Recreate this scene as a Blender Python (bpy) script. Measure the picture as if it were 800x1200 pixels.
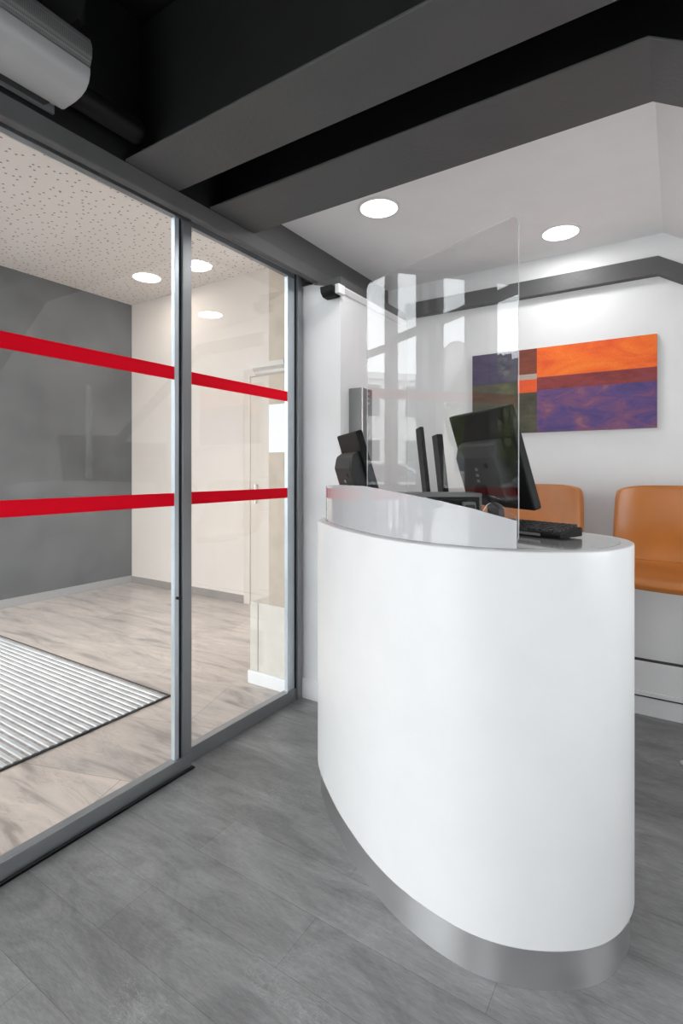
import bpy, bmesh, math, random
from mathutils import Vector, Matrix
random.seed(7)
S = bpy.context.scene
for o in list(bpy.data.objects): bpy.data.objects.remove(o)
C = S.collection
PI = math.pi

# ------------------------------------------------------------------ camera
cam_d = bpy.data.cameras.new('camera'); cam = bpy.data.objects.new('camera', cam_d); C.objects.link(cam)
cam_d.sensor_fit = 'HORIZONTAL'; cam_d.sensor_width = 36; cam_d.lens = 36*610.25/800
cam_d.shift_y = -47.5/800; cam_d.clip_start = .02; cam_d.clip_end = 300
YAW = .5732
cam.location = (0, 0, 1.2); cam.rotation_euler = (PI/2, 0, YAW)
S.camera = cam

# ------------------------------------------------------------------ world, daylight, exposure
W = bpy.data.worlds.new('overcast_sky'); S.world = W; W.use_nodes = True
bg = W.node_tree.nodes['Background']; bg.inputs[0].default_value = (.95, .98, 1, 1); bg.inputs[1].default_value = 14
S.view_settings.view_transform = 'Standard'; S.view_settings.look = 'None'
S.view_settings.exposure = -.85; S.view_settings.gamma = 1; S.view_settings.use_curve_mapping = False
XR = 1.15                      # right wall of the shop
def portal(name, loc, rot, sx, sy):
    l = bpy.data.lights.new(name, 'AREA'); l.shape = 'RECTANGLE'; l.size = sx; l.size_y = sy
    l.cycles.is_portal = True
    o = bpy.data.objects.new(name, l); C.objects.link(o); o.location = loc; o.rotation_euler = rot
def portal_line(name, a, b, z0, z1):                                       # opening from a to b, facing the rooms
    dx, dy = b[0]-a[0], b[1]-a[1]
    portal(name, ((a[0]+b[0])/2, (a[1]+b[1])/2, (z0+z1)/2), (PI/2, 0, math.atan2(dy, dx)), math.hypot(dx, dy), z1-z0)
portal_line('daylight_shop_window', (-1.78, .15), (-1.78, -2.65), .06, 2.24)
portal_line('daylight_side_window', (XR+.13, 1.0), (XR+.13, 1.95), .75, 1.58)
portal_line('daylight_fill_window', (-1.0, -2.84), (.50, -2.84), .9, 2.35)  # portal for the unseen window added as frontal fill
portal_line('daylight_hall_door', (-3.40, .42), (-1.80, .10), .05, 2.95)
portal_line('daylight_hall_side', (-5.0, .84), (-3.42, .44), .05, 2.95)

# ------------------------------------------------------------------ materials
def nodes(name):
    m = bpy.data.materials.new(name); m.use_nodes = True
    nt = m.node_tree; b = nt.nodes['Principled BSDF']
    return m, nt, b
def mat(name, col, rough=.5, metal=0, var=0, scale=8, bump=0, bscale=60, coat=0, spec=.5, stretch=(1,1,1)):
    m, nt, b = nodes(name)
    b.inputs['Base Color'].default_value = (*col, 1); b.inputs['Roughness'].default_value = rough
    b.inputs['Metallic'].default_value = metal; b.inputs['Coat Weight'].default_value = coat
    b.inputs['Specular IOR Level'].default_value = spec
    tc = nt.nodes.new('ShaderNodeTexCoord'); mp = nt.nodes.new('ShaderNodeMapping'); mp.inputs['Scale'].default_value = stretch
    nt.links.new(tc.outputs['Object'], mp.inputs[0])
    n = nt.nodes.new('ShaderNodeTexNoise'); n.inputs['Scale'].default_value = scale; n.inputs['Detail'].default_value = 5
    nt.links.new(mp.outputs[0], n.inputs['Vector'])
    r = nt.nodes.new('ShaderNodeValToRGB')
    v = max(var, .015)
    r.color_ramp.elements[0].position = .3; r.color_ramp.elements[1].position = .7
    r.color_ramp.elements[0].color = (*[c*(1-v) for c in col], 1); r.color_ramp.elements[1].color = (*[min(1, c*(1+v)) for c in col], 1)
    nt.links.new(n.outputs[0], r.inputs[0]); nt.links.new(r.outputs[0], b.inputs['Base Color'])
    if bump:
        n2 = nt.nodes.new('ShaderNodeTexNoise'); n2.inputs['Scale'].default_value = bscale; n2.inputs['Detail'].default_value = 3
        nt.links.new(mp.outputs[0], n2.inputs['Vector'])
        bp = nt.nodes.new('ShaderNodeBump'); bp.inputs['Strength'].default_value = bump; bp.inputs['Distance'].default_value = .004
        nt.links.new(n2.outputs[0], bp.inputs['Height']); nt.links.new(bp.outputs[0], b.inputs['Normal'])
    return m
def glass(name, tint=(1,1,1), ior=1.5, rough=0.0):
    # clear sheet: straight-through transmission plus the Fresnel mirror of both faces
    m = bpy.data.materials.new(name); m.use_nodes = True; nt = m.node_tree
    for n in list(nt.nodes): nt.nodes.remove(n)
    out = nt.nodes.new('ShaderNodeOutputMaterial'); mx = nt.nodes.new('ShaderNodeMixShader')
    t = nt.nodes.new('ShaderNodeBsdfTransparent'); t.inputs[0].default_value = (*tint, 1)
    g = nt.nodes.new('ShaderNodeBsdfGlossy'); g.inputs['Roughness'].default_value = rough
    fr = nt.nodes.new('ShaderNodeFresnel'); geo = nt.nodes.new('ShaderNodeNewGeometry')
    ma = nt.nodes.new('ShaderNodeMath'); ma.operation = 'MULTIPLY_ADD'
    ma.inputs[1].default_value = 1/ior-ior; ma.inputs[2].default_value = ior
    nt.links.new(geo.outputs['Backfacing'], ma.inputs[0]); nt.links.new(ma.outputs[0], fr.inputs['IOR'])
    nt.links.new(fr.outputs[0], mx.inputs[0]); nt.links.new(t.outputs[0], mx.inputs[1]); nt.links.new(g.outputs[0], mx.inputs[2])
    nt.links.new(mx.outputs[0], out.inputs[0])
    return m
def milky(name, col, alpha, rough=.4):
    m, nt, b = nodes(name)
    b.inputs['Base Color'].default_value = (*col, 1); b.inputs['Roughness'].default_value = rough
    b.inputs['Alpha'].default_value = alpha
    return m
def lamp_mat(name, col, s):
    m, nt, b = nodes(name); b.inputs['Emission Color'].default_value = (*col, 1); b.inputs['Emission Strength'].default_value = s
    return m

M = {}
M['white_wall'] = mat('white_wall_paint', (.80,.80,.80), .6, bump=.08, bscale=120)
M['white_ceiling'] = mat('white_ceiling_paint', (.90,.90,.90), .7, bump=.05)
M['white_trim'] = mat('white_trim', (.82,.82,.82), .4)
M['black_paint'] = mat('black_ceiling_paint', (.007,.007,.007), .7, var=.4, scale=2, bump=.3)
M['beam'] = mat('grey_steel_paint', (.085,.085,.085), .55, var=.08, scale=3, bump=.35, bscale=70)
M['beam_strip'] = mat('header_paint', (.11,.11,.11), .6, var=.06)
M['beam_web'] = mat('black_web_and_header', (.006,.006,.006), .6, var=.3)
M['alu'] = mat('grey_aluminium', (.30,.31,.32), .38, .6, var=.05)
M['alu_light'] = mat('pale_alu_and_reflection', (.60,.66,.71), .3, .5, var=.04)
M['rubber'] = mat('black_rubber', (.01,.01,.012), .6)
M['glass'] = glass('clear_glass', (.985,.99,.99), 1.45)
M['acrylic'] = glass('clear_acrylic', (.985,.985,.985), 1.5)
M['acrylic_edge'] = milky('bright_acrylic_edge', (.9,.9,.93), .6, .3)
M['red'] = milky('red_vinyl', (.92,.0,.018), .99, .6); M['red'].node_tree.nodes['Principled BSDF'].inputs['Specular IOR Level'].default_value = .1
M['frosted'] = milky('frosted_acrylic', (.60,.60,.615), .93, .04); M['frosted'].node_tree.nodes['Principled BSDF'].inputs['Coat Weight'].default_value = 1
M['counter'] = mat('white_solid_surface', (.84,.84,.84), .32, coat=.15)
M['worktop'] = mat('grey_gloss_worktop', (.42,.42,.42), .12, coat=.4)
M['black'] = mat('black_plastic', (.006,.006,.006), .5, spec=.2)
M['dark_plastic'] = mat('dark_grey_plastic', (.035,.035,.035), .5, spec=.3)
M['grey_plastic'] = mat('grey_plastic', (.22,.22,.22), .45)
M['screen'] = mat('screen_glass', (.008,.008,.01), .08)
M['silver'] = mat('silver_mark', (.6,.6,.6), .3, .8)
M['leather'] = mat('tan_orange_leather', (.50,.165,.028), .33, var=.10, scale=5, bump=.12, bscale=250, coat=.35)
M['leather'].node_tree.nodes['Principled BSDF'].inputs['Coat Roughness'].default_value = .3
M['leather_edge'] = mat('brown_leather_edge', (.22,.075,.02), .5)
M['chrome'] = mat('chrome', (.75,.75,.75), .12, 1)
M['beige_wall'] = mat('beige_wall_paint', (.66,.60,.55), .6, var=.03, scale=2)
M['beige_wood'] = mat('beige_door_paint', (.60,.54,.48), .5)
M['stone'] = mat('limestone', (.50,.42,.335), .7, var=.12, scale=9, bump=.2)
M['stone_pale'] = mat('pale_limestone', (.64,.60,.54), .6, var=.06, scale=12)
M['slate_wall'] = mat('grey_lime_plaster', (.115,.118,.12), .65, var=.22, scale=2.2, bump=.15, bscale=12)
M['grey_base'] = mat('grey_skirting', (.36,.36,.36), .5)
M['brown_base'] = mat('taupe_skirting', (.27,.24,.22), .5)
M['bluish_white'] = mat('bluish_white_face', (.86,.89,.92), .6)
M['asphalt'] = mat('pavement', (.34,.34,.34), .8, var=.1)
M['render_pale'] = mat('pale_render', (.78,.78,.76), .8, var=.05)
M['dark_pane'] = mat('dark_window_pane', (.08,.09,.10), .1)
M['leaf'] = mat('foliage', (.14,.17,.05), .7, var=.5, scale=3)
M['bark'] = mat('bark', (.10,.08,.06), .9, var=.3)
M['frame_grey'] = mat('grey_window_frame', (.26,.26,.26), .5)
M['car'] = mat('silver_car_paint', (.45,.45,.46), .2, .4, coat=.5)
M['car_dark'] = mat('dark_car_paint', (.05,.05,.055), .2, .3, coat=.5)
M['lamp'] = lamp_mat('lit_diffuser', (1,1,1), 9)
M['lamp_warm'] = lamp_mat('lit_diffuser_warm', (1,.93,.84), 9)

def steel():
    m, nt, b = nodes('brushed_steel')
    b.inputs['Base Color'].default_value = (.72,.72,.72,1); b.inputs['Metallic'].default_value = 1
    b.inputs['Roughness'].default_value = .27
    tc = nt.nodes.new('ShaderNodeTexCoord'); mp = nt.nodes.new('ShaderNodeMapping'); mp.inputs['Scale'].default_value = (2,2,260)
    n = nt.nodes.new('ShaderNodeTexNoise'); n.inputs['Scale'].default_value = 3; n.inputs['Detail'].default_value = 4
    nt.links.new(tc.outputs['Object'], mp.inputs[0]); nt.links.new(mp.outputs[0], n.inputs['Vector'])
    bp = nt.nodes.new('ShaderNodeBump'); bp.inputs['Strength'].default_value = .02; bp.inputs['Distance'].default_value = .0005
    nt.links.new(n.outputs[0], bp.inputs['Height']); nt.links.new(bp.outputs[0], b.inputs['Normal'])
    mr = nt.nodes.new('ShaderNodeMapRange'); mr.inputs['To Min'].default_value = .28; mr.inputs['To Max'].default_value = .36
    nt.links.new(n.outputs[0], mr.inputs[0]); nt.links.new(mr.outputs[0], b.inputs['Roughness']); b.inputs['Anisotropic'].default_value = .85; b.inputs['Anisotropic Rotation'].default_value = .25
    tg = nt.nodes.new('ShaderNodeTangent'); tg.direction_type = 'RADIAL'; tg.axis = 'Z'; nt.links.new(tg.outputs[0], b.inputs['Tangent'])
    return m
M['steel'] = steel()

def math_node(nt, op, a=None, b=None, c=None):
    n = nt.nodes.new('ShaderNodeMath'); n.operation = op
    for i, v in enumerate((a, b, c)):
        if v is None: continue
        if isinstance(v, (int, float)): n.inputs[i].default_value = v
        else: nt.links.new(v, n.inputs[i])
    return n.outputs[0]
def ramp(nt, fac, stops):
    r = nt.nodes.new('ShaderNodeValToRGB'); cr = r.color_ramp
    while len(cr.elements) < len(stops): cr.elements.new(.5)
    for e, (p, c) in zip(cr.elements, stops):
        e.position = p; e.color = (*c, 1) if len(c) == 3 else c
    nt.links.new(fac, r.inputs[0]); return r.outputs[0]
def noise(nt, vec, scale, detail=5, rough=.5, dist=0):
    n = nt.nodes.new('ShaderNodeTexNoise'); n.inputs['Scale'].default_value = scale; n.inputs['Detail'].default_value = detail
    n.inputs['Roughness'].default_value = rough; n.inputs['Distortion'].default_value = dist
    nt.links.new(vec, n.inputs['Vector']); return n.outputs[0]
def mixc(nt, fac, a, b, mode='MIX'):
    n = nt.nodes.new('ShaderNodeMix'); n.data_type = 'RGBA'; n.blend_type = mode
    if isinstance(fac, (int, float)): n.inputs[0].default_value = fac
    else: nt.links.new(fac, n.inputs[0])
    for i, v in ((6, a), (7, b)):
        if isinstance(v, tuple): n.inputs[i].default_value = (*v, 1)
        else: nt.links.new(v, n.inputs[i])
    return n.outputs[2]
def mapped(nt, scale=(1,1,1), loc=(0,0,0), rot=(0,0,0)):
    tc = nt.nodes.new('ShaderNodeTexCoord'); mp = nt.nodes.new('ShaderNodeMapping')
    mp.inputs['Scale'].default_value = scale; mp.inputs['Location'].default_value = loc; mp.inputs['Rotation'].default_value = rot
    nt.links.new(tc.outputs['Object'], mp.inputs[0]); return mp.outputs[0]

def vinyl_floor():
    m, nt, b = nodes('grey_vinyl_planks')
    v = mapped(nt, loc=(.357, .0395, 0))
    br = nt.nodes.new('ShaderNodeTexBrick'); nt.links.new(v, br.inputs['Vector'])
    br.inputs['Scale'].default_value = 1; br.inputs['Brick Width'].default_value = .92; br.inputs['Row Height'].default_value = .1685
    br.inputs['Mortar Size'].default_value = .0007; br.inputs['Mortar Smooth'].default_value = .1
    br.inputs['Color1'].default_value = (.262,.262,.264,1); br.inputs['Color2'].default_value = (.205,.205,.207,1)
    br.inputs['Mortar'].default_value = (.13,.13,.13,1); br.offset = .5; br.offset_frequency = 2
    g = noise(nt, mapped(nt, (2.2, 22, 1)), 3, 8, .65, .4)
    gc = ramp(nt, g, [(.3,(.82,.82,.82)),(.52,(1,1,1)),(.72,(1.13,1.13,1.13))])
    c = mixc(nt, 1, br.outputs['Color'], gc, 'MULTIPLY')
    blot = ramp(nt, noise(nt, mapped(nt, (1.2, 2.6, 1)), 2.6, 7, .68, 1.0), [(.3,(.66,.66,.66)),(.7,(1.28,1.28,1.28))])
    c = mixc(nt, 1, c, blot, 'MULTIPLY')
    fine = ramp(nt, noise(nt, mapped(nt, (12, 160, 1)), 4, 3), [(.35,(.86,.86,.86)),(.65,(1.14,1.14,1.14))])
    c = mixc(nt, 1, c, fine, 'MULTIPLY')
    w = noise(nt, mapped(nt, (5, 9, 1)), 3.4, 6, .72, 2.2)
    line = ramp(nt, math_node(nt, 'ABSOLUTE', math_node(nt, 'SUBTRACT', w, .5)), [(0,(1,1,1)),(.014,(0,0,0))])
    patch = ramp(nt, noise(nt, mapped(nt, (1,1,1), loc=(3,5,1)), 4.5, 2), [(.60,(0,0,0)),(.68,(1,1,1))])
    mk = math_node(nt, 'MULTIPLY', line, patch); mk = math_node(nt, 'MULTIPLY', mk, .42)
    c = mixc(nt, mk, c, (.62,.62,.62))
    nt.links.new(c, b.inputs['Base Color'])
    rr = ramp(nt, g, [(0,(.34,)*3),(1,(.52,)*3)]); nt.links.new(rr, b.inputs['Roughness'])
    bp = nt.nodes.new('ShaderNodeBump'); bp.inputs['Strength'].default_value = .25; bp.inputs['Distance'].default_value = .003
    nt.links.new(g, bp.inputs['Height']); nt.links.new(bp.outputs[0], b.inputs['Normal'])
    return m
M['vinyl'] = vinyl_floor()

def marble_floor():
    m, nt, b = nodes('pinkish_marble_slabs')
    R = (0, 0, math.radians(-18))
    v = mapped(nt, rot=R, loc=(.2,.1,0))
    br = nt.nodes.new('ShaderNodeTexBrick'); nt.links.new(v, br.inputs['Vector'])
    br.inputs['Scale'].default_value = 1; br.inputs['Brick Width'].default_value = 1.15; br.inputs['Row Height'].default_value = .46
    br.inputs['Mortar Size'].default_value = .0018; br.inputs['Mortar Smooth'].default_value = .3; br.offset = .41
    br.inputs['Color1'].default_value = (.56,.485,.435,1); br.inputs['Color2'].default_value = (.46,.405,.37,1)
    br.inputs['Mortar'].default_value = (.28,.24,.21,1)
    s = ramp(nt, noise(nt, mapped(nt, (1.0,5.5,1), rot=R), 1.7, 7, .62, .9), [(.34,(.58,.56,.56)),(.45,(.92,.92,.92)),(.66,(1.2,1.18,1.16))])
    c = mixc(nt, 1, br.outputs['Color'], s, 'MULTIPLY')
    w = noise(nt, mapped(nt, (.8,3.5,1), rot=R), 1.6, 8, .66, 1.6)
    vein = ramp(nt, math_node(nt, 'ABSOLUTE', math_node(nt, 'SUBTRACT', w, .47)), [(0,(1,1,1)),(.022,(0,0,0))])
    c = mixc(nt, math_node(nt, 'MULTIPLY', vein, .45), c, (.30,.27,.25))
    spots = ramp(nt, noise(nt, mapped(nt, (3,9,1), rot=R, loc=(2,0,0)), 4, 4, .7), [(.70,(0,0,0)),(.76,(1,1,1))])
    c = mixc(nt, math_node(nt, 'MULTIPLY', spots, .6), c, (.24,.18,.14))
    nt.links.new(c, b.inputs['Base Color']); b.inputs['Roughness'].default_value = .28
    return m
M['marble'] = marble_floor()

def perforated():
    m, nt, b = nodes('perforated_ceiling_tile')
    v = nt.nodes.new('ShaderNodeTexVoronoi'); v.voronoi_dimensions = '2D'; v.inputs['Scale'].default_value = 15; v.inputs['Randomness'].default_value = .9
    nt.links.new(mapped(nt), v.inputs['Vector'])
    d = ramp(nt, v.outputs['Distance'], [(.0,(1,1,1)),(.08,(1,1,1)),(.14,(0,0,0))])
    c = mixc(nt, d, (.66,.605,.565), (.25,.17,.14))
    nt.links.new(c, b.inputs['Base Color']); b.inputs['Roughness'].default_value = .8
    return m
M['perforated'] = perforated()

def field_mat(name, stops, scale=(3,3,10), nscale=2, seed=0):
    m, nt, b = nodes(name)
    g = noise(nt, mapped(nt, scale, loc=(seed, seed*.7, seed*.3)), nscale, 6, .6, .8)
    c = ramp(nt, g, stops)
    wv = ramp(nt, noise(nt, mapped(nt, (300,300,60)), 2, 2), [(.3,(.85,.85,.85)),(.7,(1.1,1.1,1.1))])
    nt.links.new(mixc(nt, 1, c, wv, 'MULTIPLY'), b.inputs['Base Color']); b.inputs['Roughness'].default_value = .55
    return m

# ------------------------------------------------------------------ mesh helpers
def box(bm, x0, x1, y0, y1, z0, z1):
    vs = [bm.verts.new((x, y, z)) for x in (x0,x1) for y in (y0,y1) for z in (z0,z1)]
    f = [(0,1,3,2),(4,6,7,5),(0,4,5,1),(2,3,7,6),(0,2,6,4),(1,5,7,3)]
    return [bm.faces.new([vs[i] for i in q]) for q in f]
def prism(bm, poly, axis, a, b, mi=0, taper=1):
    def P(p, t):
        return {'X': (t, p[0], p[1]), 'Y': (p[0], t, p[1]), 'Z': (p[0], p[1], t)}[axis]
    A = [bm.verts.new(P(p, a)) for p in poly]; B = [bm.verts.new(P(p, b)) for p in poly]
    n = len(poly); fs = [bm.faces.new(A), bm.faces.new(B[::-1])]
    for i in range(n): fs.append(bm.faces.new((A[i], B[i], B[(i+1)%n], A[(i+1)%n])))
    for f in fs: f.material_index = mi
    return fs
def lathe(bm, prof, seg=32, c=(0,0,0)):
    rings = []
    for r, z in prof:
        rings.append([bm.verts.new((c[0]+r*math.cos(2*PI*k/seg), c[1]+r*math.sin(2*PI*k/seg), c[2]+z)) for k in range(seg)])
    for a, b in zip(rings, rings[1:]):
        for k in range(seg): bm.faces.new((a[k], a[(k+1)%seg], b[(k+1)%seg], b[k]))
    bm.faces.new(rings[0][::-1]); bm.faces.new(rings[-1])
def tube(bm, pts, r, seg=10):
    pts = [Vector(p) for p in pts]; rings = []
    for i, p in enumerate(pts):
        t = (pts[min(i+1,len(pts)-1)]-pts[max(i-1,0)]).normalized()
        u = t.cross(Vector((0,0,1))) if abs(t.z) < .95 else t.cross(Vector((1,0,0)))
        u.normalize(); w = t.cross(u)
        rings.append([bm.verts.new(p+u*r*math.cos(2*PI*k/seg)+w*r*math.sin(2*PI*k/seg)) for k in range(seg)])
    for a, b in zip(rings, rings[1:]):
        for k in range(seg): bm.faces.new((a[k], a[(k+1)%seg], b[(k+1)%seg], b[k]))
    bm.faces.new(rings[0][::-1]); bm.faces.new(rings[-1])
def obj(name, bm, mats, parent=None, bevel=0, smooth=False, seg=2, subsurf=0):
    bmesh.ops.recalc_face_normals(bm, faces=bm.faces[:])
    me = bpy.data.meshes.new(name); bm.to_mesh(me); bm.free()
    o = bpy.data.objects.new(name, me); C.objects.link(o)
    for m in (mats if isinstance(mats, (list, tuple)) else [mats]): me.materials.append(M[m] if isinstance(m, str) else m)
    if parent: o.parent = parent
    if smooth:
        for p in me.polygons: p.use_smooth = True
        try: me.set_sharp_from_angle(angle=math.radians(40))
        except Exception: pass
    if bevel:
        b = o.modifiers.new('bevel', 'BEVEL'); b.width = bevel; b.segments = seg; b.limit_method = 'ANGLE'; b.angle_limit = math.radians(35)
    if subsurf:
        s = o.modifiers.new('sub', 'SUBSURF'); s.levels = s.render_levels = subsurf
    return o
def bxo(name, x0, x1, y0, y1, z0, z1, m, parent=None, bevel=0):
    bm = bmesh.new(); box(bm, x0, x1, y0, y1, z0, z1); return obj(name, bm, m, parent, bevel)
def tag(o, label, cat, group=None):
    o['label'] = label; o['category'] = cat
    if group: o['group'] = group
    return o
def thing(name, label, cat, loc=(0,0,0), rz=0, group=None):
    o = bpy.data.objects.new(name, None); C.objects.link(o); o.empty_display_size = .1
    o.location = loc; o.rotation_euler = (0,0,rz); return tag(o, label, cat, group)
def struct(o):
    o['kind'] = 'structure'; return o
def setting(name):
    o = bpy.data.objects.new(name, None); C.objects.link(o); return struct(o)
def dup(root, loc, label, rz=None, group=None):
    r = root.copy(); C.objects.link(r); r.location = loc; r['label'] = label
    if rz is not None: r.rotation_euler = (0,0,rz)
    if group: r['group'] = group
    for ch in list(root.children):
        c = ch.copy(); C.objects.link(c); c.parent = r
        for g in list(ch.children):
            d = g.copy(); C.objects.link(d); d.parent = c
    return r
def wall_with_hole(bm, axis, a, t, u0, u1, z0, z1, holes):
    """wall slab normal to axis between a and a+t; holes = (u0,u1,z0,z1)"""
    us = sorted({u0, u1, *[h[0] for h in holes], *[h[1] for h in holes]})
    zs = sorted({z0, z1, *[h[2] for h in holes], *[h[3] for h in holes]})
    for i in range(len(us)-1):
        for j in range(len(zs)-1):
            uc, zc = (us[i]+us[i+1])/2, (zs[j]+zs[j+1])/2
            if any(h[0] < uc < h[1] and h[2] < zc < h[3] for h in holes): continue
            if axis == 'X': box(bm, a, a+t, us[i], us[i+1], zs[j], zs[j+1])
            else: box(bm, us[i], us[i+1], a, a+t, zs[j], zs[j+1])

# ------------------------------------------------------------------ structure: shop
XC, ZC = -.06, 2.37            # crease where the ceiling starts to slope down, ceiling height
SL = .62                       # slope of the mansard
bm = bmesh.new(); box(bm, -1.72, XR+.1, -2.8, 3.1, -.06, 0); struct(obj('floor', bm, 'vinyl'))
bm = bmesh.new(); box(bm, -1.60, XR+.1, 3.0, 3.12, 0, 2.9); struct(obj('wall_back', bm, 'white_wall'))
# pilaster at the end of the glass partition, its side face running to the back wall
bm = bmesh.new(); box(bm, -1.715, -1.44, 2.222, 3.0, 0, 2.186); struct(obj('wall_left', bm, 'white_wall', bevel=.003))
bm = bmesh.new(); box(bm, -1.714, -1.438, 2.208, 2.2215, 0, .10); box(bm, -1.4395, -1.426, 2.2215, 2.99, 0, .10)
struct(obj('baseboard_left', bm, 'white_trim', bevel=.002))
bm = bmesh.new(); box(bm, -1.43, XR, 2.962, 3.0, .0, .095); box(bm, -1.43, XR, 2.955, 3.0, .098, .118); box(bm, -1.43, XR, 2.962, 3.0, .118, .265)
struct(obj('baseboard_back', bm, 'white_trim', bevel=.002))
bm = bmesh.new(); box(bm, -1.43, XR, 2.953, 3.0, .0935, .0978); box(bm, -1.43, XR, 2.964, 3.0, .2655, .268)
struct(obj('trim_1', bm, 'rubber'))
# right wall: knee wall with a band of windows under the slope
zr = ZC-SL*(XR-XC)
bm = bmesh.new(); wall_with_hole(bm, 'X', XR, .1, -2.7, 3.1, 0, 2.9, [(1.0, 1.95, .75, 1.58)]); struct(obj('wall_right', bm, 'white_wall'))
w = setting('window_5'); bm = bmesh.new()
for y in (1.0, 1.455, 1.91): box(bm, XR+.02, XR+.07, y, y+.04, .75, 1.58)
box(bm, XR+.02, XR+.07, 1.0, 1.95, .75, .79); box(bm, XR+.02, XR+.07, 1.0, 1.95, 1.54, 1.58)
obj('window_frame', bm, 'frame_grey', w); bxo('pane', XR+.043, XR+.047, 1.03, 1.92, .79, 1.54, 'glass', w)
# wall behind the camera; its unseen window is added for frontal fill light
bm = bmesh.new(); wall_with_hole(bm, 'Y', -2.8, .12, -1.9, XR+.1, 0, 2.9, [(-1.0, .50, .9, 2.35)]); struct(obj('wall_front', bm, 'white_wall'))
w = setting('fill_window'); bm = bmesh.new()
for x in (-1.0, -.52, -.02, .46): box(bm, x, x+.04, -2.77, -2.71, .9, 2.35)
for z in (.9, 2.31): box(bm, -1.0, .50, -2.77, -2.71, z, z+.04)
obj('window_frame', bm, 'frame_grey', w); bxo('pane', -.97, .47, -2.743, -2.739, .93, 2.32, 'glass', w)
# ceilings
bm = bmesh.new(); box(bm, -1.60, XC, 1.62, 3.0, ZC, ZC+.06)
prism(bm, [(XC, ZC), (XC, ZC+.07), (XR+.05, ZC+.07-SL*(XR+.05-XC)), (XR+.05, ZC-SL*(XR+.05-XC))], 'Y', 1.62, 3.0)
struct(obj('ceiling', bm, 'white_ceiling'))
bm = bmesh.new(); box(bm, -1.76, XC, -2.8, 1.62, 2.78, 2.84); box(bm, -1.6, XC, 1.6, 1.62, ZC, 2.8)
prism(bm, [(XC, 2.78), (XC, 2.84), (XR+.1, 2.84-SL*(XR+.1-XC)), (XR+.1, 2.78-SL*(XR+.1-XC))], 'Y', -2.8, 1.6)
prism(bm, [(XC, ZC), (XC, 2.8), (XR+.1, 2.8-SL*(XR+.1-XC)), (XR+.1, ZC-SL*(XR+.1-XC))], 'Y', 1.6, 1.62)

struct(obj('ceiling_upper', bm, 'black_paint'))
# header over the glass, rail around the walls
bm = bmesh.new(); box(bm, -1.76, -1.60, -2.8, 3.0, 2.268, 2.9); box(bm, -1.60, -1.577, 1.70, 3.0, 2.25, 2.9); struct(obj('trim_2', bm, 'beam'))
bm = bmesh.new(); box(bm, -1.5995, -1.577, -2.8, 1.6995, 2.2505, 2.775); struct(obj('trim_10', bm, 'beam_web'))  # same header, in near-black up to the second beam
bm = bmesh.new(); box(bm, -1.605, -1.570, -2.68, 2.95, 2.186, 2.2495); struct(obj('trim_3', bm, 'beam_strip', bevel=.003))
bm = bmesh.new()
def railpoly(z0, z1, x0, x1):
    return [(x0, z0), (XC-.02, z0), (x1, z0-SL*(x1-XC+.02)), (x1, z1-SL*(x1-XC+.02)), (XC-.02, z1), (x0, z1)]
prism(bm, railpoly(2.160, 2.248, -1.44, XR-.01), 'Y', 2.955, 2.9995); struct(obj('trim_4', bm, 'beam', bevel=.002))
bm = bmesh.new(); box(bm, -1.7398, -1.655, -2.6, 2.222, 2.236, 2.267); struct(obj('trim_5', bm, 'alu_light'))
bm = bmesh.new(); box(bm, -1.665, -1.6485, -2.6, 1.46, 2.258, 2.266); struct(obj('trim_6', bm, 'rubber'))
# white cable trunk at the head of the pilaster
bm = bmesh.new(); prism(bm, [(-1.4395, 2.108), (-1.4395, 2.135), (-1.418, 2.135), (-1.418, 2.128), (-1.43, 2.108)], 'Y', 2.225, 2.95); struct(obj('trim_7', bm, 'white_trim'))
bm = bmesh.new(); box(bm, -1.4395, -1.428, 2.205, 2.95, 2.1355, 2.186); prism(bm, [(-1.60,2.178),(-1.4396,2.1355),(-1.4396,2.186),(-1.60,2.186)], 'Y', 2.205, 2.2215); struct(obj('trim_9', bm, 'beam'))
# floor track under the sliding doors
bm = bmesh.new(); box(bm, -1.74, -1.642, -2.6, 1.45, 0, .006); box(bm, -1.648, -1.642, -2.6, 1.44, 0, .010); struct(obj('trim_8', bm, 'dark_plastic'))

# beams: lower flange + dark web
def beam(y0, y1, z, name, label):
    e = thing(name, label, 'beam', (-.8, (y0+y1)/2, z), 0, 'dark grey steel ceiling beams')
    def loc(o): o.location = (.8, -(y0+y1)/2, -z); return o
    xl, xr = -1.572, XR-.01
    def pol(za, zb): return [(xl, za), (XC, za), (xr, za-SL*(xr-XC)), (xr, zb-SL*(xr-XC)), (XC, zb), (xl, zb)]
    bm = bmesh.new(); prism(bm, pol(z, z+.009), 'Y', y0, y1); loc(obj('lower_flange', bm, 'beam', e, bevel=.002))
    bm = bmesh.new(); ym = (y0+y1)/2; prism(bm, pol(z+.0095, z+.50), 'Y', ym-.055, ym+.055); loc(obj('web', bm, 'beam_web', e))
    return e
beam(1.085, 1.310, 2.25, 'ceiling_beam', 'wide grey painted steel beam nearest the camera, with black recess beside it')
beam(1.465, 1.722, 2.25, 'ceiling_beam', 'grey painted steel beam at the edge of the white ceiling, before the downlights')

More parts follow.
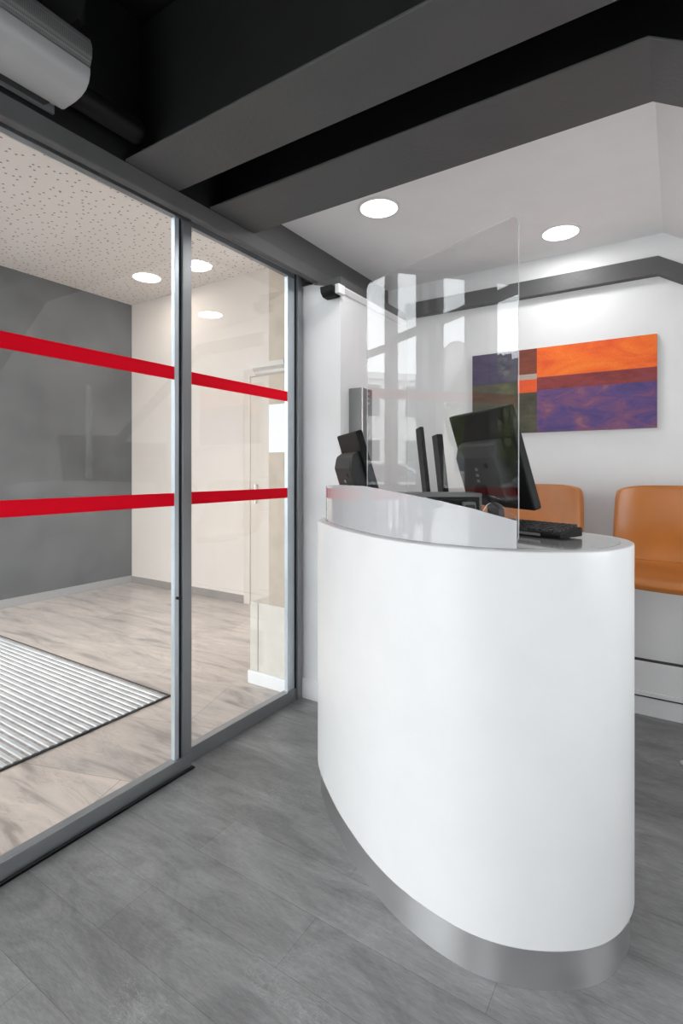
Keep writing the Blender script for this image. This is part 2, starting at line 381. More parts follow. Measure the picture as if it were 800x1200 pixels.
# ------------------------------------------------------------------ structure: glass partition
def stripes(parent, x, y0, y1):
    for z in (1.562, 1.064):
        bxo('safety_stripe', x, x+.0015, y0, y1, z, z+.051, 'red', parent)
def leaf(name, y0, y1):
    d = setting(name)
    x = -1.672
    bxo('pane', x-.004, x+.004, y0+.02, y1-.07, .05, 2.235, 'glass', d)
    stripes(d, x+.0045, y0+.02, y1-.078)
    bxo('bottom_rail', x-.018, x+.018, y0, y1, .006, .060, 'alu', d, .002)
    bxo('top_rail', x-.012, x+.016, y0, y1, 2.205, 2.236, 'alu', d)
    bxo('stile', x-.018, x+.018, y1-.046, y1-.0002, .0605, 2.2045, 'alu', d, .002)
    bxo('stile', x-.012, x+.010, y1-.078, y1-.058, .0605, 2.2045, 'alu_light', d, .001)
    bxo('seal', x-.014, x+.008, y1-.0575, y1-.0465, .0605, 2.2045, 'rubber', d)
    bm = bmesh.new(); lathe(bm, [(.006,-.004),(.006,.004)], 12)
    o = obj('lock_stud', bm, 'dark_plastic', d); o.location = (x+.0145, y1-.068, .70); o.rotation_euler = (0, PI/2, 0)
    return d
leaf('door_1', .25, 1.444)
leaf('door_3', -.97, .2495)
w = setting('window_1')
bxo('pane', -1.704, -1.696, 1.465, 2.16, .07, 2.236, 'glass', w)
stripes(w, -1.6955, 1.465, 2.185)
bxo('bottom_rail', -1.722, -1.684, 1.464, 2.21, .0, .062, 'alu', w, .002)
bxo('top_rail', -1.712, -1.69, 1.464, 2.21, 2.212, 2.2355, 'alu', w)
bxo('stile', -1.712, -1.690, 2.108, 2.163, .0625, 2.21, 'alu_light', w, .001)  # pale bluish strip: the white wall's reflection in the glass, put into colour
bxo('stile', -1.730, -1.672, 2.172, 2.2075, 0.0, 2.2355, 'alu', w, .002)
bxo('seal', -1.714, -1.686, 2.1635, 2.1715, .0625, 2.2355, 'rubber', w)
w = setting('window_2')
bxo('pane', -1.704, -1.696, -2.6, -.97, .07, 2.236, 'glass', w); stripes(w, -1.6955, -2.6, -.97)
bxo('bottom_rail', -1.722, -1.684, -2.6, -.97, .0, .062, 'alu', w)

# ------------------------------------------------------------------ structure: entrance hall beyond the glass
HX, HY, HZ = -4.97, 3.51, 3.0
P1, P2, P3 = (-1.76, .17), (-3.37, .49), (-4.97, .90)
HP = [P1, (-1.72, HY+.1), (HX-.2, HY+.1), (HX-.2, .95), P3, P2]
bm = bmesh.new(); prism(bm, [(-1.72, .16)]+HP[1:], 'Z', -.06, -.001); struct(obj('floor_hall', bm, 'marble'))
bm = bmesh.new(); prism(bm, [(-1.7605, .17), (-1.7605, HY+.1)]+HP[2:], 'Z', HZ, HZ+.06); struct(obj('ceiling_hall', bm, 'perforated'))
bm = bmesh.new(); box(bm, HX-.15, HX, .95, HY+.1, 0, HZ); struct(obj('wall_hall_left', bm, 'slate_wall'))
bm = bmesh.new(); box(bm, HX, HX+.012, .97, HY, 0, .075); struct(obj('baseboard_hall_left', bm, 'grey_base'))
bm = bmesh.new(); wall_with_hole(bm, 'Y', HY, .12, HX, -1.72, 0, HZ, [(-3.24, -2.30, 0, 2.05)]); struct(obj('wall_hall_back', bm, 'beige_wall'))
bm = bmesh.new(); box(bm, HX+.013, -3.31, HY-.012, HY, 0, .07); struct(obj('baseboard_hall_back', bm, 'brown_base'))
d = setting('door_2')
bm = bmesh.new(); box(bm, -3.31, -3.24, HY-.02, HY+.06, 0, 2.12); box(bm, -2.30, -2.23, HY-.02, HY+.06, 0, 2.12); box(bm, -3.24, -2.30, HY-.02, HY+.06, 2.05, 2.12)
obj('door_frame', bm, 'beige_wood', d, bevel=.004)
bm = bmesh.new(); box(bm, -3.2395, -2.3005, HY-.004, HY+.06, .005, 2.0495)
box(bm, -3.14, -2.4, HY-.012, HY-.004, 1.15, 1.95); box(bm, -3.14, -2.4, HY-.012, HY-.004, .15, .85); obj('door_leaf', bm, 'beige_wood', d, bevel=.004)
bm = bmesh.new(); tube(bm, [(-3.16, HY+.02, .92), (-3.16, HY-.03, .92), (-3.16, HY-.03, 1.08), (-3.16, HY+.02, 1.08)], .01); box(bm, -3.185, -3.135, HY+.0, HY+.021, .86, 1.14)
obj('door_handle', bm, 'chrome', d)
# glazed street front of the hall (seen mirrored in the acrylic shield)
def glazed(name, A, B, posts, transom):
    w = setting(name); dx, dy = B[0]-A[0], B[1]-A[1]; L = math.hypot(dx, dy); a = math.atan2(dy, dx)
    def put(o): o.location = (A[0], A[1], 0); o.rotation_euler = (0, 0, a); return o
    bm = bmesh.new()
    for u0, u1 in posts: box(bm, u0, u1, -.035, .035, 0, HZ-.001)
    for (a0, a1), (b0, b1) in zip(posts, posts[1:]):
        for z, t in ((.0, .09), (transom, .055), (HZ-.07, .069)): box(bm, a1, b0, -.028, .028, z, z+t)
    put(obj('window_frame', bm, 'frame_grey', w))
    for (a0, a1), (b0, b1) in zip(posts, posts[1:]):
        bm = bmesh.new(); box(bm, a1, b0, -.003, .003, .09, HZ-.07); put(obj('pane', bm, 'glass', w))
    return w, put
w, put = glazed('window_3', P1, P2, [(0,.10), (.42,.66), (.975,1.065), (1.15,1.235), (1.60,1.64)], 2.28)
bm = bmesh.new(); lathe(bm, [(.22,0),(.22,.002)], 48)
for v in bm.verts: v.co = Vector((v.co.x+.822, v.co.z-.0055, v.co.y+1.90))
st_ = put(obj('round_sticker', bm, milky('rose_vinyl', (.62,.42,.43), .5, .6), w))
glazed('window_4', P2, P3, [(.0,.06), (.50,.56), (1.05,1.11), (1.60,1.65)], 2.24)
# stone pier beside the partition
p = struct(bpy.data.objects.new('wall_pier', None)); C.objects.link(p)
bm = bmesh.new(); box(bm, -1.906, -1.76, 2.21, 2.9, .46, HZ); obj('shaft', bm, 'stone', p)
bm = bmesh.new(); box(bm, -2.046, -1.76, 2.209, 2.9, .073, .4595); obj('plinth', bm, 'stone_pale', p, bevel=.004)
bm = bmesh.new(); box(bm, -1.987, -1.983, 2.2075, 2.2092, .075, .458); obj('plinth_joint', bm, 'brown_base', p)
bm = bmesh.new(); box(bm, -2.052, -1.76, 2.196, 2.9, 0, .0725); obj('plinth_foot', bm, 'white_trim', p, bevel=.003)
bm = bmesh.new(); prism(bm, [(2.21,1.735),(2.195,1.745),(2.19,1.76),(2.17,1.775),(2.165,1.80),(2.21,1.80)], 'X', -2.0, -1.765)
prism(bm, [(-1.906,1.735),(-1.93,1.745),(-1.94,1.76),(-1.985,1.775),(-2.0,1.80),(-1.906,1.80)], 'Y', 2.21, 2.9)
obj('cornice', bm, 'stone_pale', p)
tag(bxo('pale_rectangle', -1.902, -1.768, 2.205, 2.2085, 1.305, 1.57, 'bluish_white'), 'blank bluish-white rectangle on the stone pier between the two red stripes', 'panel')  # plain pale rectangle on the front of the pier

# entrance mat with aluminium slats
mt = thing('entrance_mat', 'ribbed aluminium entrance mat set into the marble floor beyond the glass door', 'mat', (-3.6, .6, 0))
bm = bmesh.new(); box(bm, -.75, 1.325, .36, 1.235, 0, .004); obj('mat_base', bm, mat('mat_fibre', (.32,.28,.26), .9, var=.3, scale=40), mt)
bm = bmesh.new(); y = 1.21
while y > .39:
    prism(bm, [(y, .004), (y-.003, .010), (y-.018, .010), (y-.021, .004)], 'X', -.74, 1.315); y -= .0365
sl = obj('slats', bm, mat('mat_aluminium', (.58,.59,.60), .5, .4, var=.15, scale=12), mt); sl['kind'] = 'stuff'
bm = bmesh.new(); box(bm, 1.318, 1.328, .36, 1.24, 0, .008); box(bm, -.75, 1.328, 1.232, 1.240, 0, .008); obj('mat_frame', bm, 'dark_plastic', mt)

# ------------------------------------------------------------------ outdoors (mirrored in the acrylic)
bm = bmesh.new(); prism(bm, [(-60,-45),(-1.762,-45),(-1.762,.14),(-3.37,.45),(-5.15,.9),(-5.2,30),(-60,30)], 'Z', -.12, -.03); struct(obj('ground', bm, 'asphalt'))
def building(x, y0, y1, h, label, m, shift=0):
    b = thing('apartment_building', label, 'building', (x, (y0+y1)/2, 0))
    hw = (y1-y0)/2
    bm = bmesh.new(); box(bm, -8, 0, -hw, hw, -.1, h); obj('wall', bm, m, b)
    bm = bmesh.new(); box(bm, -8.2, .25, -hw-.2, hw+.2, h, h+.35); obj('cornice', bm, 'white_trim', b)
    n = int((y1-y0)//2.6)
    for k in range(3):
        for j in range(n):
            yy = -hw+1.3+j*2.6; zz = 1.2+k*3
            if zz+1.8 > h: continue
            bm = bmesh.new(); box(bm, -.01, .06, yy-.1, yy+1.2, zz-.1, zz+1.8); f = obj('window', bm, 'white_trim', b)
            bm = bmesh.new(); box(bm, .06, .07, yy, yy+1.1, zz, zz+1.7); obj('pane', bm, 'dark_pane', f)
building(-26, -11.2, -1.0, 6.2, 'pale apartment block across the street, mirrored at the left of the clear shield', 'render_pale')
building(-30, -24, -11.6, 4.4, 'low pale house across the street, mirrored behind the tree', 'stone_pale')
def car(x, y, rz, m, label):
    c = thing('car', label, 'car', (x, y, -.03), rz)
    bm = bmesh.new(); prism(bm, [(-2.1,.3),(-2.12,.75),(-1.9,.92),(-1.25,1.0),(-.6,1.42),(.7,1.45),(1.35,1.02),(2.0,.85),(2.1,.6),(2.08,.3)], 'Y', -.85, .85)
    obj('body', bm, m, c, bevel=.1, seg=3)
    bm = bmesh.new(); prism(bm, [(-1.1,1.02),(-.55,1.36),(.62,1.39),(1.15,1.04)], 'Y', -.86, .86); obj('window', bm, 'dark_pane', c)
    for sx in (-1.3, 1.3):
        for sy in (-.8, .8):
            bm = bmesh.new(); lathe(bm, [(.2,-.1),(.31,-.1),(.32,0),(.31,.1),(.2,.1)], 20)
            o = obj('wheel', bm, 'rubber', c); o.location = (sx, sy, .32); o.rotation_euler = (PI/2,0,0)
car(-9.6, -1.2, PI/2, 'car', 'silver parked car nearest the end of the row across the street')
car(-10.2, -6.0, PI/2, 'car_dark', 'dark parked car in the middle of the row across the street')
car(-12.5, -11.6, PI/2, 'car', 'silver parked car furthest down the street, beside the tree')
def tree(x, y, h, r, label):
    t = thing('street_tree', label, 'tree', (x, y, -.03))
    bm = bmesh.new(); tube(bm, [(0,0,0),(.05,.02,h*.3),(0,.1,h*.6)], .16); obj('trunk', bm, 'bark', t)
    bm = bmesh.new()
    for i in range(2600):
        while True:
            v = Vector((random.uniform(-1,1), random.uniform(-1,1), random.uniform(-1,1)))
            if .35 < v.length < 1: break
        c = Vector((v.x*r, v.y*r, h*.68+v.z*h*.36)); n = Vector((random.gauss(0,1), random.gauss(0,1), random.gauss(0,1))).normalized()
        u = n.orthogonal().normalized()*.14; w2 = n.cross(u)
        bm.faces.new([bm.verts.new(c+u), bm.verts.new(c+w2), bm.verts.new(c-u), bm.verts.new(c-w2)])
    obj('crown', bm, 'leaf', t)
tree(-12.2, -5.9, 4.3, 1.4, 'leafy street tree nearest the shop, in front of the low house')
tree(-17.5, -11.0, 5.2, 1.7, 'leafy street tree further down the street')

# ------------------------------------------------------------------ reception counter
CP = [(-1.17,1.64),(-1.085,1.545),(-1.0,1.472),(-.91,1.40),(-.78,1.315),(-.70,1.273),(-.62,1.240),(-.53,1.217),(-.46,1.208),(-.395,1.208),(-.32,1.225),(-.25,1.258),
      (-.18,1.308),(-.13,1.37),(-.10,1.45),(-.092,1.53),(-.11,1.605),(-.15,1.665),(-.21,1.715),(-.30,1.77),(-.45,1.87),(-.65,2.0),(-.85,2.08),(-1.02,2.08),(-1.14,2.0),(-1.195,1.88),(-1.20,1.75)]
def catmull(P, n=6):
    out = []; N = len(P)
    for i in range(N):
        a, b, c, d = (Vector(P[(i+k-1) % N]) for k in range(4))
        for j in range(n):
            t = j/n
            out.append(.5*((2*b)+(c-a)*t+(2*a-5*b+4*c-d)*t*t+(3*b-a-3*c+d)*t**3))
    return out
CV = catmull(CP)
for _ in range(6): CV = [(CV[i-1]+CV[i]*2+CV[(i+1)%len(CV)])/4 for i in range(len(CV))]
def offset(P, d):
    out = []; N = len(P)
    for i in range(N):
        t = (P[(i+1)%N]-P[i-1]).normalized(); out.append(P[i]+Vector((-t.y, t.x))*d)   # inward for this winding
    return out
def sgn(P): return sum(P[i-1].x*P[i].y-P[i].x*P[i-1].y for i in range(len(P)))
INW = 1 if sgn(CV) > 0 else -1
ZT = 1.015
ct = thing('reception_counter', 'white curved reception counter with brushed steel kick plate', 'reception counter', (-.65, 1.6, 0))
def cobj(name, bm, m, **k):
    o = obj(name, bm, m, ct, **k); o.location = (.65, -1.6, 0); return o
bm = bmesh.new()
prism(bm, [tuple(p) for p in CV], 'Z', .098, ZT); cobj('body', bm, 'counter', smooth=True, bevel=.003)
bm = bmesh.new(); prism(bm, [tuple(p) for p in offset(CV, INW*.010)], 'Z', 0.0, .0975); cobj('kick_plate', bm, 'steel', smooth=True)
bm = bmesh.new(); prism(bm, [tuple(p) for p in offset(CV, INW*.030)], 'Z', ZT+.0002, ZT+.0015); cobj('worktop', bm, 'worktop', smooth=True)

# frosted privacy screen standing on the counter's front edge
IN = offset(CV, INW*.034)
def hgt(x):
    T = [(-1.30,.118),(-1.12,.130),(-.98,.139),(-.80,.141),(-.70,.133),(-.55,.117),(-.42,.095),(-.29,.060)]
    for (a, ha), (b, hb) in zip(T, T[1:]):
        if x <= b: return ha+(hb-ha)*max(0, (x-a)/(b-a))
    return T[-1][1]
run = [p for p in IN if p.y < 1.70 and -1.16 < p.x < -.31 and p.y < 1.24+max(0, (-.62-p.x))*1.0+.05]
run.sort(key=lambda p: p.x)
bm = bmesh.new(); rows = []
for i, p in enumerate(run):
    t = (run[min(i+1,len(run)-1)]-run[max(i-1,0)]).normalized(); n = Vector((-t.y, t.x))*.003
    h = hgt(p.x)
    rows.append([bm.verts.new((q.x, q.y, z)) for q, z in ((p-n, ZT+.002), (p-n, ZT+h), (p+n, ZT+h), (p+n, ZT+.002))])
for a, b in zip(rows, rows[1:]):
    for k in range(4): bm.faces.new((a[k], a[(k+1)%4], b[(k+1)%4], b[k]))
bm.faces.new(rows[0]); bm.faces.new(rows[-1][::-1])
tag(obj('privacy_screen', bm, 'frosted', smooth=True), 'low frosted curved screen along the front of the counter top', 'privacy screen')

# tall clear shield with two clear feet
a, b = Vector((-.876,1.517)), Vector((-.327,1.306)); ud = (b-a).normalized(); L = (b-a).length
ang = math.atan2(ud.y, ud.x)
sh = thing('protective_shield', 'tall clear acrylic hygiene shield standing on the reception counter', 'acrylic shield', ((a.x+b.x)/2, (a.y+b.y)/2, ZT+.002), ang)
def rrect(w, h, r, n=6, z0=0):
    pts = []
    for cx, cz, a0 in ((w/2-r, h-r, 0), (-w/2+r, h-r, 90), (-w/2+r, z0+r, 180), (w/2-r, z0+r, 270)):
        for k in range(n+1):
            t = math.radians(a0+90*k/n); pts.append((cx+r*math.cos(t), cz+r*math.sin(t)))
    return pts
def plate(name, poly, t, parent, axis='Y', mats=('acrylic','acrylic_edge'), off=0):
    bm = bmesh.new(); fs = prism(bm, poly, axis, off-t/2, off+t/2)
    for f in fs[2:]: f.material_index = 1
    return obj(name, bm, list(mats), parent)
plate('sheet', rrect(L, .812, .022, z0=.004), .004, sh)
foot = [(-.078,.001),(-.078,.040),(-.072,.052),(-.026,.098),(-.012,.103),(.012,.103),(.026,.098),(.094,.062),(.10,.050),(.10,.001)]
for x in (L/2-.075, -L/2+.06):
    f = plate('foot', [(p[0], p[1]) for p in foot], .004, sh, axis='X'); f.location = (x, 0, 0)

# monitors
def monitor(name, label, loc, rz, w, h, t, lean, neck, house, zc):
    o = thing(name, label, 'monitor', loc, rz)
    c, s = math.cos(lean), math.sin(lean)
    def tilt(bm):
        for v in bm.verts:
            y, z = v.co.y, v.co.z; v.co.y = y*c - z*s; v.co.z = zc + y*s + z*c
        return bm
    bm = bmesh.new(); box(bm, -w/2, w/2, -t/2, t/2, 0, h); obj('screen_housing', tilt(bm), 'black', o, bevel=.006, seg=3)
    bm = bmesh.new(); box(bm, -w/2+.014, w/2-.014, t/2, t/2+.001, .014, h-.014); obj('display', tilt(bm), 'screen', o)
    hw, hz0, hz1, hd = house
    bm = bmesh.new()
    prism(bm, [(-t/2-.0005,hz0),(-t/2-hd,hz0+.01),(-t/2-hd,hz1-.05),(-t/2-hd*.6,hz1-.01),(-t/2-.0005,hz1)], 'X', -hw/2, hw/2)
    bk = obj('back_housing', tilt(bm), 'dark_plastic', o, bevel=.008, seg=3)
    bm = bmesh.new(); box(bm, hw*.22, hw*.30, -t/2-hd-.0012, -t/2-hd+.001, hz1-.085, hz1-.070)
    obj('port', tilt(bm), 'black', bk)
    bm = bmesh.new()
    for k in range(3): box(bm, -.012+.003*k, .004+.003*k, -t/2-hd-.0012, -t/2-hd+.001, (hz0+hz1)/2-.03+k*.02, (hz0+hz1)/2-.020+k*.02)
    obj('badge', tilt(bm), 'silver', bk)
    # curved arm from the housing down to the foot
    y0 = -t/2-hd*.4
    A = Vector((0, y0*c-(hz0+.08)*s, zc+y0*s+(hz0+.08)*c)); 
    bm = bmesh.new()
    pts = [(A.y-.012, A.z), (A.y-.02, A.z*.6), (-.035, .06), (-.03, .012)]
    for (ya, za), (yb, zb) in zip(pts, pts[1:]):
        vs = []
        for (yy, zz) in ((ya, za), (yb, zb)):
            vs += [bm.verts.new((x, yy+dy, zz)) for x, dy in ((-.035,-.01),(.035,-.01),(.035,.012),(-.035,.012))]
        for k in range(4): bm.faces.new((vs[k], vs[(k+1)%4], vs[4+(k+1)%4], vs[4+k]))
        bm.faces.new(vs[:4]); bm.faces.new(vs[4:])
    obj('stand_neck', bm, 'black', o, bevel=.003)
    bm = bmesh.new(); lathe(bm, [(.078,0),(.08,.004),(.076,.010),(.03,.013)], 32); f = obj('stand_foot', bm, 'black', o, smooth=True); f.location = (0,-.02,.0)
    return o
monitor('monitor', 'larger black monitor seen from behind, leaning back above the keyboard', (-.495, 1.785, ZT+.0017), -.710, .36, .335, .030, math.radians(17.5), 0, (.24, .03, .24, .05), .066)
monitor('monitor', 'small black monitor leaning at the left end of the counter, outside the shield', (-.975, 1.715, ZT+.0017), -.765, .30, .30, .024, math.radians(17), 0, (.25, .0, .232, .052), .04)

# slim black displays seen edge-on
def slim(label, loc, h, t):
    o = thing('tablet_display', label, 'tablet', loc, YAW)
    bm = bmesh.new(); box(bm, -t/2, t/2, -.055, .055, .012, h)
    for v in bm.verts: v.co.x -= (v.co.z-.012)*.11
    obj('casing', bm, 'black', o, bevel=.003)
    bm = bmesh.new(); box(bm, t/2, t/2+.001, -.048, .048, .03, h-.012)
    for v in bm.verts: v.co.x -= (v.co.z-.012)*.11
    obj('display', bm, 'screen', o)
    bm = bmesh.new(); box(bm, -.03, .03, -.05, .05, 0, .0115); obj('foot', bm, 'black', o, bevel=.003)
slim('taller and thinner of the two slim black displays seen edge-on behind the shield', (-.775, 1.80, ZT+.0017), .345, .014)
slim('shorter and thicker slim black display seen edge-on, beside the large monitor', (-.755, 1.915, ZT+.0017), .325, .022)

# grey desk riser with an open black front
rs = thing('desk_riser', 'low grey desk riser with a black open front behind the frosted screen', 'desk riser', (-.646, 1.606, ZT+.0017), YAW)
bm = bmesh.new(); fr = rrect(.26, .112, .012); 
box(bm, -.13, .13, 0, .12, .100, .112); box(bm, -.13, -.121, 0, .12, 0, .0995); box(bm, .121, .13, 0, .12, 0, .0995); box(bm, -.1205, .1205, .11, .12, 0, .0995)
obj('shell', bm, 'grey_plastic', rs)
bm = bmesh.new(); box(bm, -.121, .121, -.004, -.0005, .088, .100); box(bm, .106, .121, -.004, -.0005, 0, .0875); box(bm, -.121, -.106, -.004, -.0005, 0, .0875); obj('black_trim', bm, 'black', rs, bevel=.002)
bm = bmesh.new(); box(bm, -.105, .105, .1, .109, 0.001, .099); obj('back_panel', bm, 'black', rs)
tp = thing('card_terminal', 'grey tilted card terminal inside the open desk riser', 'card terminal', (-.580, 1.668, ZT+.0017), YAW)
bm = bmesh.new(); prism(bm, [(-.03,0),(.02,0),(.03,.02),(.0,.085),(-.02,.085)], 'X', -.022, .022); obj('body', bm, 'grey_plastic', tp, bevel=.003)
bm = bmesh.new(); box(bm, -.015, .015, -.0295, -.026, .045, .075); obj('keypad', bm, 'dark_plastic', tp)

# keyboard
kb = thing('keyboard', 'black computer keyboard on the glossy worktop right of the frosted screen', 'keyboard', (-.262, 1.475, ZT+.0017), math.atan2(-.39, .92))
# local +X runs back towards the right corner; keys face up
KL, KD = .27, .105
bm = bmesh.new(); prism(bm, [(0,.004),(0,.016),(KD*.9,.030),(KD,.028),(KD,.004)], 'X', -KL, 0); obj('case', bm, 'black', kb, bevel=.003)
bm = bmesh.new()
for r in range(5):
    for k in range(13):
        y = .008+r*.0188; z = .0165+y*.148; x = -KL+.012+k*.0192
        prism(bm, [(y, z), (y+.003, z+.0065), (y+.0135, z+.0080), (y+.0165, z+.001)], 'X', x, x+.0165)
kk = obj('keys', bm, 'dark_plastic', kb, bevel=.001)
bm = bmesh.new(); box(bm, -KL+.02, -.06, -.0012, .0, .006, .013); obj('palm_strip', bm, 'grey_plastic', kb)
bx = tag(bxo('document_box', -1.175, -1.115, 1.86, 1.93, ZT+.0017, 1.216, 'grey_plastic', bevel=.003), 'small plain grey box behind the small monitor at the counter end', 'box')

# control box on the side of the pilaster
cb = thing('wall_cabinet', 'narrow grey steel control box fixed to the white wall behind the small monitor', 'control box', (-1.4395, 2.355, 1.15))
bm = bmesh.new(); box(bm, .0005, .078, -.055, .055, 0, .482); obj('casing', bm, 'grey_plastic', cb, bevel=.003)
bm = bmesh.new(); box(bm, .079, .084, -.0555, -.045, 0, .482); obj('edge_highlight', bm, 'silver', cb)  # highlight along the casing's corner, built as a silver strip
for z in (.40, .425, .45):
    bm = bmesh.new(); box(bm, .078, .082, .0, .018, z, z+.012); obj('button', bm, 'silver', cb)

# ------------------------------------------------------------------ door sensor above the pilaster
se = thing('door_sensor', 'small black and white sensor under the header above the white pilaster', 'sensor', (-1.462, 2.185, 2.078))
bm = bmesh.new(); prism(bm, [(-.045,.050),(-.04,.02),(-.02,.002),(.02,.0),(.036,.010),(.036,.050)], 'X', -.050, .024); obj('cover', bm, 'black', se, bevel=.004)
bm = bmesh.new(); box(bm, .0245, .050, -.02, .036, .012, .058); obj('bracket', bm, 'white_trim', se, bevel=.003)

# ------------------------------------------------------------------ air curtain over the door, and its motor tube
ac = thing('air_curtain', 'grey rounded air curtain unit mounted above the sliding glass door', 'air curtain', (-1.45, .3, 2.25))
def acx(p): return [(x+1.45, z-2.25) for x, z in p]
low = acx([(-1.367,2.318),(-1.368,2.30),(-1.374,2.28),(-1.388,2.265),(-1.41,2.256),(-1.44,2.252),(-1.50,2.253),(-1.512,2.258),(-1.518,2.285),(-1.56,2.285),(-1.56,2.318)])
up = acx([(-1.367,2.321),(-1.358,2.345),(-1.357,2.37),(-1.366,2.395),(-1.385,2.412),(-1.42,2.43),(-1.56,2.43),(-1.56,2.321)])
bm = bmesh.new(); prism(bm, low, 'Y', -1.1, .536); obj('casing', bm, mat('air_curtain_paint', (.40,.40,.40), .38), ac, bevel=.002, smooth=True)
bm = bmesh.new(); prism(bm, up, 'Y', -1.1, .536)
def mesh_mat():
    m, nt, b = nodes('perforated_grille')
    v = nt.nodes.new('ShaderNodeTexVoronoi'); v.inputs['Scale'].default_value = 260; v.inputs['Randomness'].default_value = 0
    nt.links.new(mapped(nt), v.inputs['Vector'])
    nt.links.new(ramp(nt, v.outputs['Distance'], [(.3,(.03,.03,.03)),(.42,(.20,.20,.20))]), b.inputs['Base Color'])
    b.inputs['Roughness'].default_value = .5; return m
obj('intake_grille', bm, mesh_mat(), ac, smooth=True, bevel=.002)
bm = bmesh.new(); prism(bm, acx([(-1.519,2.262),(-1.552,2.268),(-1.552,2.284),(-1.519,2.284)]), 'Y', -1.08, .505); obj('outlet_slot', bm, 'dark_plastic', ac)
bm = bmesh.new(); prism(bm, acx([(-1.5525,2.2605),(-1.562,2.2605),(-1.562,2.284),(-1.5525,2.284)]), 'Y', -1.1, .536); obj('outlet_lip', bm, 'alu', ac)
bm = bmesh.new(); box(bm, -.10, .08, .5, .52, .1805, .54); obj('hanger', bm, 'beam_web', ac)
bm = bmesh.new()
tube(bm, [(0,-.10,0),(0,.12,0)], .036, 24); tube(bm, [(0,.1195,0),(0,.128,0),(0,.130,0)], .030, 24)
for q in range(4):
    tube(bm, [(.028*math.cos(q*PI/2+.4), .128, .028*math.sin(q*PI/2+.4)), (.028*math.cos(q*PI/2+.4), .134, .028*math.sin(q*PI/2+.4))], .003, 8)
mtb = tag(obj('motor_tube', bm, 'black', smooth=True), 'black cylindrical motor tube beyond the end of the air curtain', 'motor'); mtb.location = (-1.495, .955, 2.315)

# ------------------------------------------------------------------ downlights
def downlight(loc, label, hall=False, r=.082):
    o = thing('downlight', label, 'ceiling light', loc, 0)
    bm = bmesh.new()
    ring = [(r, 0), (r+.012, 0), (r+.012, -.004), (r, -.006)]
    R = [[bm.verts.new((a*math.cos(2*PI*k/48), a*math.sin(2*PI*k/48), z)) for k in range(48)] for a, z in ring]
    for i in range(4):
        for k in range(48): bm.faces.new((R[i][k], R[i][(k+1)%48], R[(i+1)%4][(k+1)%48], R[(i+1)%4][k]))
    obj('trim_ring', bm, 'white_trim', o, smooth=True)
    bm = bmesh.new(); lathe(bm, [(r,-.004),(r-.001,-.0005)], 48); obj('diffuser', bm, 'lamp_warm' if hall else 'lamp', o)
    l = bpy.data.lights.new('downlight_lamp', 'AREA'); l.shape = 'DISK'; l.size = 2*r; l.energy = 4.5 if not hall else 9
    l.color = (1,.93,.86) if hall else (1,1,1)
    lo = bpy.data.objects.new('downlight_lamp', l); C.objects.link(lo); lo.parent = o; lo.location = (0,0,-.008)
downlight((-1.113, 2.03, ZC-.0002), 'round lit downlight nearer the glass partition, left of the pair in the white ceiling')
downlight((-.482, 2.72, ZC-.0002), 'round lit downlight nearer the painting wall, right of the pair in the white ceiling')
downlight((-4.134, 3.078, HZ-.0002), 'round lit downlight in the perforated hall ceiling near the grey wall', True, .12)
downlight((-3.1, 1.2, HZ-.0002), 'round lit downlight in the hall ceiling above the entrance mat', True, .12)
downlight((-2.9, -.9, HZ-.0002), 'round lit downlight in the hall ceiling nearest the street front', True, .12)

# ------------------------------------------------------------------ painting
pt = thing('abstract_painting', 'abstract painting of orange, maroon and violet fields on the white wall', 'painting', (-.5475, 2.999, 1.415))
W0, H0, T0 = .925, .46, .022
cols = [field_mat('navy_field', [(.3,(.030,.028,.075)),(.7,(.09,.06,.13))], seed=1), field_mat('olive_field', [(.3,(.035,.035,.018)),(.7,(.10,.09,.05))], seed=2),
        field_mat('brown_field', [(.3,(.13,.025,.012)),(.7,(.26,.05,.02))], seed=3), field_mat('cream_field', [(.3,(.36,.28,.24)),(.7,(.52,.42,.36))], seed=4),
        field_mat('vermilion_field', [(.3,(.74,.06,.006)),(.7,(.88,.12,.01))], seed=5), field_mat('orange_field', [(.32,(.80,.085,.006)),(.5,(.92,.15,.008)),(.72,(.98,.24,.012))], (2,2,5), 2, 6),
        field_mat('maroon_field', [(.3,(.16,.02,.03)),(.55,(.28,.035,.03)),(.75,(.16,.05,.12))], seed=7),
        field_mat('violet_field', [(.25,(.045,.035,.14)),(.42,(.09,.05,.20)),(.58,(.20,.07,.16)),(.75,(.32,.15,.15))], (3,3,7), 2.4, 8),
        M['white_trim']]
bm = bmesh.new()
F = [(0,.28,0,.38,0),(0,.28,.38,1,1),(.28,.391,0,.30,2),(.28,.391,.30,.365,3),(.28,.391,.365,.52,4),(.28,.391,.52,1,1),(.391,1,0,.35,5),(.391,1,.35,.50,6),(.391,1,.50,1,7)]
for u0, u1, v0, v1, mi in F:
    x0, x1 = -W0/2+u0*W0, -W0/2+u1*W0; z1, z0 = H0*(1-v0), H0*(1-v1)
    f = bm.faces.new([bm.verts.new(p) for p in ((x0,-T0,z0),(x1,-T0,z0),(x1,-T0,z1),(x0,-T0,z1))]); f.material_index = mi
obj('painted_canvas', bm, cols, pt)
bm = bmesh.new(); box(bm, -W0/2, W0/2, -T0+.0005, -.0005, 0, H0); obj('stretcher', bm, mat('canvas_edge', (.30,.22,.18), .7), pt)

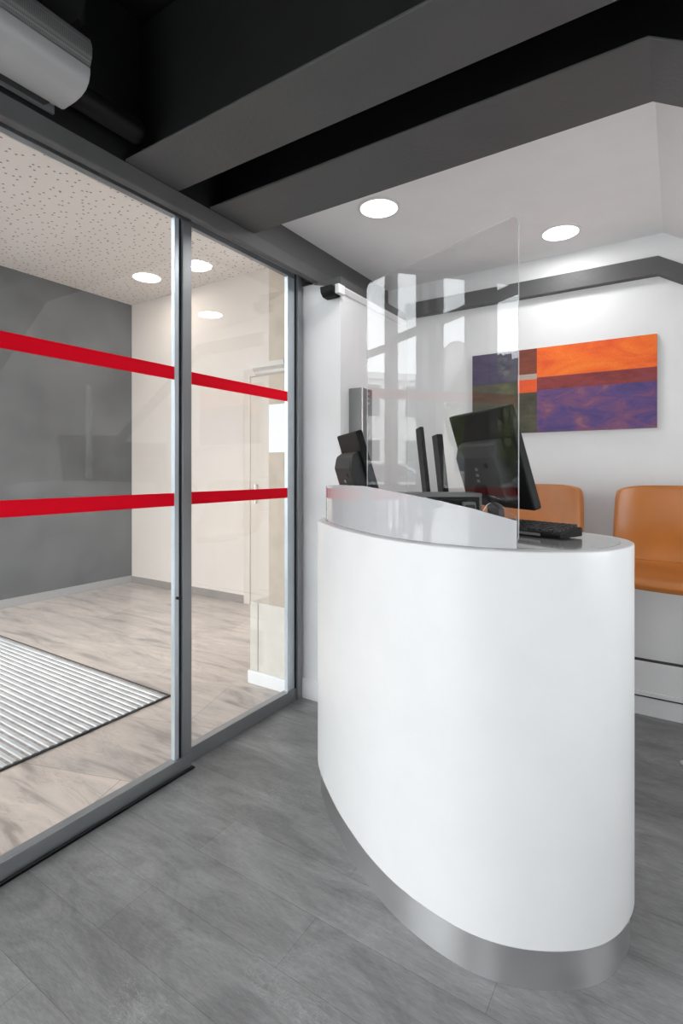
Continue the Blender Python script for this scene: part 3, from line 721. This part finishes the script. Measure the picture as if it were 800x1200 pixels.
# ------------------------------------------------------------------ high chairs
def stool(label, x, y=2.55):
    o = thing('bar_chair', label, 'chair', (x, y, 0), 0, 'tan leather high chairs along the back wall')
    W2 = .285
    prof = [(.280,1.137,.92),(.275,1.10,.975),(.262,1.02,.99),(.243,.93,1.0),(.215,.86,1.0),(.175,.812,1.0),(.12,.785,1.0),(.04,.775,1.0),(-.06,.775,1.0),(-.15,.78,.99),(-.205,.775,.97),(-.232,.758,.95)]
    nx = 12; bm = bmesh.new(); grid = []
    for i, (py, pz, wf) in enumerate(prof):
        row = []
        for k in range(nx+1):
            s = -1+2*k/nx; x_ = s*W2*wf
            curl = .030*abs(s)**2+.025*abs(s)**6
            back = i <= 5
            yy = py-(curl if back else 0); zz = pz+(0 if back else curl*.45)
            if i == 0: zz -= .018*abs(s)**6
            row.append(bm.verts.new((x_, yy, zz)))
        grid.append(row)
    for a_, b_ in zip(grid, grid[1:]):
        for k in range(nx): bm.faces.new((a_[k], a_[k+1], b_[k+1], b_[k]))
    sh_ = obj('seat_shell', bm, 'leather', o, smooth=True)
    so = sh_.modifiers.new('thick', 'SOLIDIFY'); so.thickness = .034; so.offset = 1 
    bv = sh_.modifiers.new('bev', 'BEVEL'); bv.width = .008; bv.segments = 2; bv.limit_method = 'ANGLE'; bv.angle_limit = math.radians(50)
    ss = sh_.modifiers.new('sub', 'SUBSURF'); ss.levels = ss.render_levels = 2
    bm = bmesh.new(); tube(bm, [(s*W2*.96, .150-.02*abs(s)**3, .803+.01*abs(s)**3) for s in [-1+.1*k for k in range(21)]], .0022, 8); obj('seam', bm, 'leather', sh_)
    bm = bmesh.new(); box(bm, -.12, .12, -.1, .12, .722, .74); obj('seat_plate', bm, 'black', o, bevel=.003)
    bm = bmesh.new(); lathe(bm, [(.022,.012),(.022,.722)], 24); obj('pedestal', bm, 'chrome', o, smooth=True)
    bm = bmesh.new(); lathe(bm, [(.034,0),(.033,.008),(.026,.0115)], 32); obj('floor_plate', bm, 'chrome', o, smooth=True)
    return o
st = stool('tan orange leather high chair nearest the right edge of the photo', .04)
dup(st, (-.68, 2.55, 0), 'tan orange leather high chair partly hidden behind the large monitor')
